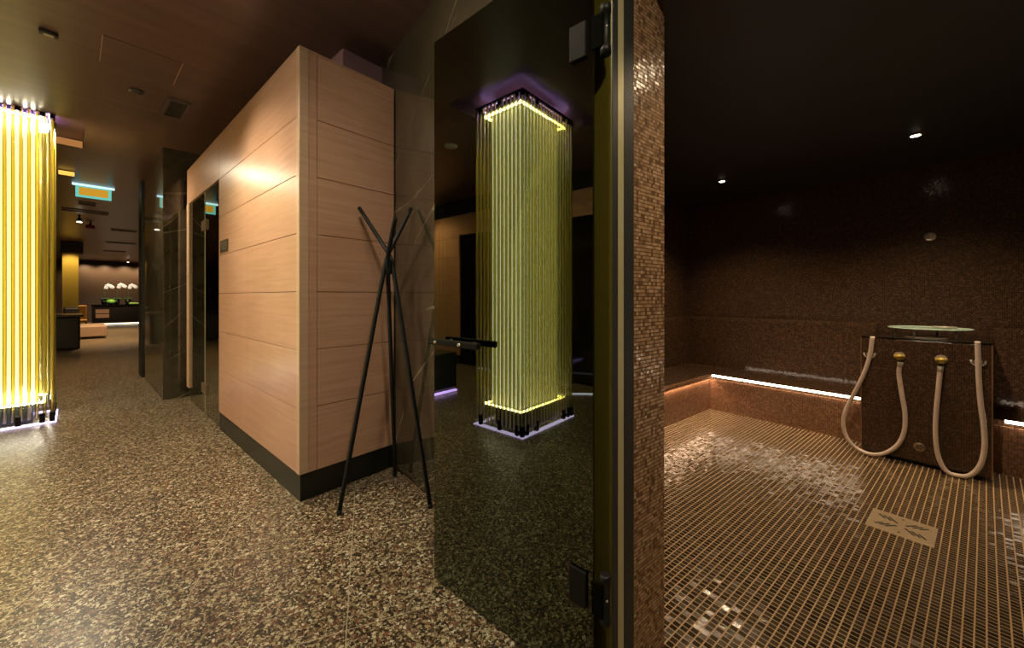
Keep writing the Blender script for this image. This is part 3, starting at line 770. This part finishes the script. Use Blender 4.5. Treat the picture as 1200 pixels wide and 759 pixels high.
def orchid(px, label, hgt, flowers):
    a_ = CA+.3; b_ = at('A', px, 355, y=a_).x
    t = thing('potted_orchid', 'A', (b_, a_, .88), label, 'orchid', 'white orchids on the lobby counter')
    part('pot', MB().lathe([(.07, 0), (.10, .22), (.09, .22), (.085, .20)], (b_, a_, .88), 'z', 20), M['dark'], t)
    lf = MB()
    for q in range(5):
        an = q*1.25; lf.ball((b_+.08*math.cos(an), a_+.08*math.sin(an), 1.14), (.07*abs(math.cos(an))+.03, .07*abs(math.sin(an))+.03, .025))
    part('leaves', lf, plain('orchid_leaf', (.06,.14,.03), .4), t)
    st = catmull([Vector((b_, a_, 1.08)), Vector((b_+.03, a_, 1.08+hgt*.6)), Vector((b_+.10, a_-.03, 1.08+hgt)), Vector((b_+.24, a_-.06, 1.08+hgt*.88))], 6)
    part('stem', MB().tube(st, .012, 6), plain('orchid_stem', (.05,.09,.03), .5), t)
    fl = MB()
    for k in range(flowers):
        p = st[-1-int(k*1.9)] if int(k*1.9) < len(st) else st[0]
        for q in range(5):
            an = q*2*PI/5+k; fl.ball((p.x+.04*math.cos(an), p.y-.03, p.z-.03+.04*math.sin(an)), (.036, .018, .036), 8, 6)
        fl.ball((p.x, p.y-.05, p.z-.03), (.022, .02, .022), 8, 6)
    part('flowers', fl, plain('orchid_white', (.86,.80,.74), .5), t)
orchid(122, 'white orchid in a dark pot, leftmost of the three on the lobby counter', .66, 6)
orchid(137, 'white orchid in a dark pot, middle one of the three on the lobby counter', .70, 6)
orchid(150, 'white orchid in a dark pot, rightmost of the three on the lobby counter', .68, 6)
gb = at('A', 130, 357, y=CA+.15).x
gbt = thing('fruit_bowl', 'A', (gb, CA+.15, .88), 'low bowl heaped with bright green leaves on the lobby counter', 'bowl')
part('bowl', MB().lathe([(.08, 0), (.16, .07), (.15, .07)], (gb, CA+.15, .88), 'z', 20), M['dark'], gbt)
part('heap', MB().ball((gb, CA+.15, 1.00), (.15, .15, .11)), plain('lime', (.30,.62,.06), .5), gbt)
gb2 = at('A', 160, 357, y=CA+.15).x
single('leaf_tray', 'A', (gb2, CA+.15, .88), MB().box(gb2-.24, gb2+.24, CA+.05, CA+.22, .88, .96, .03, 2), plain('lime_light', (.40,.62,.10), .5), 'long lime green tray at the right end of the lobby counter', 'tray')

# lobby sofa / desk at the left, with lamp
da = 13.3
s_b = at('A', 93.5, 390, y=da+1.3).x
sf = thing('lounge_desk', 'A', (s_b-1.2, da+.8, 0), 'dark lounge desk at the left of the lobby beyond the yellow column', 'desk')
part('body', MB().box(s_b-3.2, s_b, da, da+1.3, 0, .74, .03, 2), plain('desk_brown', (.016,.011,.009), .35), sf)
part('top', MB().box(s_b-3.2, s_b+.05, da-.05, da+1.35, .74, .79, .01), plain('desk_top', (.03,.02,.014), .25), sf)
ca_ = 19.2
yb = at('A', 92, 386, y=ca_)
al = thing('armchair', 'A', (yb.x, ca_, 0), 'small amber chair whose back shows above the dark lounge desk', 'armchair')
plain('amber_fabric', (.26,.15,.02), .7)
part('back', MB().box(yb.x-.19, yb.x+.19, ca_+.38, ca_+.45, .40, .92, .03, 2), bpy.data.materials['amber_fabric'], al)
part('seat', MB().box(yb.x-.20, yb.x+.20, ca_-.05, ca_+.38, .34, .44, .03, 2), bpy.data.materials['amber_fabric'], al)
for sx_ in (-.17, .17):
    for sy_ in (0, .40):
        part('leg', MB().tube([(yb.x+sx_, ca_+sy_, .345), (yb.x+sx_, ca_+sy_, 0)], .015, 8), M['dark'], al)
bb = at('A', 102, 392, y=da+3.4).x
be = thing('lounge_bench', 'A', (bb, da+3.4, 0), 'low pale lounge bench beyond the dark desk, lit from below', 'bench')
part('base', MB().box(bb-.45, bb+.38, da+2.9, da+4.6, .06, .36, .02, 2), plain('bench_beige', (.42,.30,.20), .6), be)
part('foot', MB().box(bb-.40, bb+.33, da+2.95, da+4.55, 0, .06), M['dark'], be)
part('backrest', MB().box(bb-.45, bb-.15, da+3.2, da+4.6, .36, .90, .04, 2), M['dark'], be)
# distant amber column
ya = 18.2; y0 = at('A', 73, 300, y=ya).x; y1 = at('A', 92, 300, y=ya).x
yc = thing('lobby_column', 'A', ((y0+y1)/2, ya, 0), 'amber lit square column in the lobby with a dark head', 'column')
part('shaft', MB().box(y0, y1, ya, ya+.6, 0, 2.60), plain('amber_panel', (.34,.23,.04), .5), yc)
part('head', MB().box(y0-.04, y1+.10, ya-.04, ya+.64, 2.60, CEIL), M['dark'], yc)

# ------------------------------------------------------------------ opposite side of the corridor (seen mirrored in the door)
OB = -2.5
op = thing('sauna_cabin', 'A', (OB-.3, 4.0, 0), 'wood clad cabin front with dark glazing mirrored in the smoked door', 'sauna')
part('wall_panel', boards_x(OB-TH, OB, 5.12, 8.5, rows), M['wood'], op)
part('header_panel', MB().box(OB-TH, OB, -1.5, 5.118, 2.31, SH), M['wood'], op)
part('glazing', MB().box(OB-.06, OB-.04, -1.5, 5.118, 0, 2.31), M['gloss_black'], op)
part('plinth', MB().box(OB-TH, OB-.006, 5.12, 8.5, 0, .16), M['plinth'], op)
struct('trim_3', 'A', MB().box(OB-.10, OB-.02, -1.5, 8.5, SH+.003, CEIL-.001), M['dark'], 'black bulkhead above the mirrored cabin front', 'bulkhead')
struct('wall_rear', 'A', MB().box(-3.2, -2.62, -2.5, 6.0, 0, CEIL), M['dark'], 'dark wall behind the mirrored cabin front', 'wall')
struct('wall_end', 'A', MB().box(-3.2, 1.2, -2.7, -2.5, 0, CEIL), M['dark'], 'dark end wall of the corridor behind the viewer', 'wall')
lb2 = thing('low_bench', 'A', (-.97, 4.3, 0), 'low dark bench with a violet light line along its foot, mirrored in the smoked door', 'bench')
part('body', MB().box(-1.20, -.74, 3.68, 5.2, .05, .50, .01), M['plinth'], lb2)
part('foot_light', MB().box(-1.18, -.76, 3.655, 3.70, .012, .030), M['violet_strip'], lb2, 'violet light line')
part('foot', MB().box(-1.15, -.79, 3.72, 5.15, 0, .05), M['dark'], lb2)

cv = catmull([Vector((b_, a_, .006)) for b_, a_ in ((-2.44, 4.6), (-2.40, 3.95), (-2.0, 3.3), (-1.86, 2.72), (-2.2, 2.2), (-2.3, 1.6))], 8)
secs = []
for i, p in enumerate(cv):
    d = (cv[min(i+1, len(cv)-1)]-cv[max(i-1, 0)]).normalized(); n_ = Vector((-d.y, d.x, 0))*.022
    secs.append([p-n_-Vector((0, 0, .005)), p+n_-Vector((0, 0, .005)), p+n_+Vector((0, 0, .005)), p-n_+Vector((0, 0, .005))])
single('floor_light', 'A', (-2.2, 3.2, 0), MB().loft(secs), emit('pale_violet_tape', (.72, .70, 1.0), 2.6), 'curving pale violet light line on the floor mirrored behind the glass column', 'light strip')
# ------------------------------------------------------------------ lights
def lamp(kind, name, fr, loc, energy, col, size=.1, spot=None, blend=.8, target=None):
    d = bpy.data.lights.new(name, kind); d.energy = energy; d.color = col
    if kind == 'SPOT': d.spot_size = math.radians(spot); d.spot_blend = blend; d.shadow_soft_size = size
    elif kind == 'POINT': d.shadow_soft_size = size
    elif kind == 'AREA': d.size = size
    o = bpy.data.objects.new(name, d); COL.objects.link(o); o.location = w(fr, *loc)
    if target is not None:
        v = w(fr, *target) - o.location; o.rotation_euler = v.to_track_quat('-Z', 'Y').to_euler()
    return o
WARM = (1.0, .64, .35); WHT = (1.0, .84, .62)
lamp('SPOT', 'corridor_downlight', 'A', (.40, 1.2, 2.9), 55, WHT, .03, 150, 1.0, (.45, 1.2, 0))
lamp('SPOT', 'corridor_downlight', 'A', (.236, -.35, 2.9), 100, WHT, .03, 150, 1.0, (.236, -.35, 0))
lamp('SPOT', 'corridor_downlight', 'A', (-.25, 3.0, 2.9), 120, WHT, .03, 150, 1.0, (-.25, 3.0, 0))
lamp('SPOT', 'corridor_downlight', 'A', (-.03, 6.1, 2.9), 150, WHT, .05, 150, 1.0, (.1, 5.6, 0))
lamp('SPOT', 'wall_spot', 'A', (-.05, 3.3, 2.88), 95, (1.0, .84, .60), .03, 95, 1.0, (.856, 3.0, 1.0))
lamp('SPOT', 'mirror_side_fill', 'A', (-1.9, 5.6, 2.9), 120, WARM, .03, 140, 1.0, (-2.1, 5.6, 0))  # unseen lamps added to brighten the mirrored cabin front
lamp('SPOT', 'mirror_side_fill', 'A', (-2.0, 3.5, 2.9), 120, WARM, .03, 140, 1.0, (-2.1, 3.5, 0))
lamp('SPOT', 'lobby_spot', 'A', (-.3, 9.5, 2.9), 180, WARM, .04, 130, 1.0, (-.3, 9.5, 0))
lamp('SPOT', 'lobby_spot', 'A', (.7, 15.4, 2.9), 700, WARM, .04, 105, 1.0, (.7, 15.4, 0))
lamp('SPOT', 'lobby_spot', 'A', (.6, 19.5, 2.9), 600, WARM, .04, 110, 1.0, (.6, 19.5, 0))
for px in (100, 124, 148, 170):
    b_ = at('A', px, 320, y=LW-.7).x
    lamp('SPOT', 'wall_washer', 'A', (b_, LW-.45, 2.88), 65, (1.0, .70, .42), .04, 125, .8, (b_, LW-.05, 1.2))
lamp('SPOT', 'column_washer', 'A', ((y0+y1)/2, ya-.5, 2.88), 120, (1.0, .75, .3), .04, 80, .7, ((y0+y1)/2, ya, 1.3))
# steam room
for (u_, n_, e) in ((d1.x, d1.y, 85), (d2.x, d2.y, 85), (-1.4, 1.9, 30)):
    lamp('SPOT', 'steam_spot', 'S', (u_, n_, 2.285), e, (1.0, .72, .44), .03, 125, 1.0, (u_, n_, 0))

lamp('SPOT', 'steam_spot', 'S', (-.33, 1.62, 2.285), 70, (1.0, .74, .48), .05, 48, 1.0, (-.35, 4.0, .55))  # extra spot added at the downlight below, aimed to brighten the pedestal
lamp('SPOT', 'steam_spot', 'S', (-.33, 1.62, 2.285), 32, (1.0, .74, .46), .05, 140, 1.0, (-.33, 1.62, 0))
lamp('SPOT', 'marble_fill', 'S', (-1.5, .5, 2.85), 11, WHT, .03, 150, 1.0, (-2.0, 1.0, 2.0))  # unseen lamp added to brighten the upper marble wall
lamp('SPOT', 'counter_fill', 'A', (at('A', 136, 350, y=CA).x, CA-1.3, 2.88), 260, (1.0, .85, .65), .04, 60, .9, (at('A', 136, 350, y=CA).x, CA+.3, 1.3))  # unseen lamp added so the orchids on the counter show white
wd = bpy.data.worlds.new('world'); SC.world = wd; wd.use_nodes = True
wd.node_tree.nodes['Background'].inputs[0].default_value = (.9, .7, .5, 1)
wd.node_tree.nodes['Background'].inputs[1].default_value = 0.004

# drop the build-time property
for o in COL.objects:
    if '_l' in o: del o['_l']

vs = SC.view_settings
SC.display_settings.display_device = 'sRGB'
vs.view_transform = 'Standard'; vs.look = 'None'; vs.exposure = 0.0; vs.gamma = 1.0; vs.use_curve_mapping = False
cy = SC.cycles
cy.use_denoising = True
try: cy.denoiser = 'OPENIMAGEDENOISE'
except Exception: pass
cy.max_bounces = 10; cy.diffuse_bounces = 4; cy.glossy_bounces = 6; cy.transparent_max_bounces = 40
cy.transmission_bounces = 6; cy.caustics_reflective = False; cy.caustics_refractive = False
cy.sample_clamp_indirect = 4.0; cy.sample_clamp_direct = 0.0
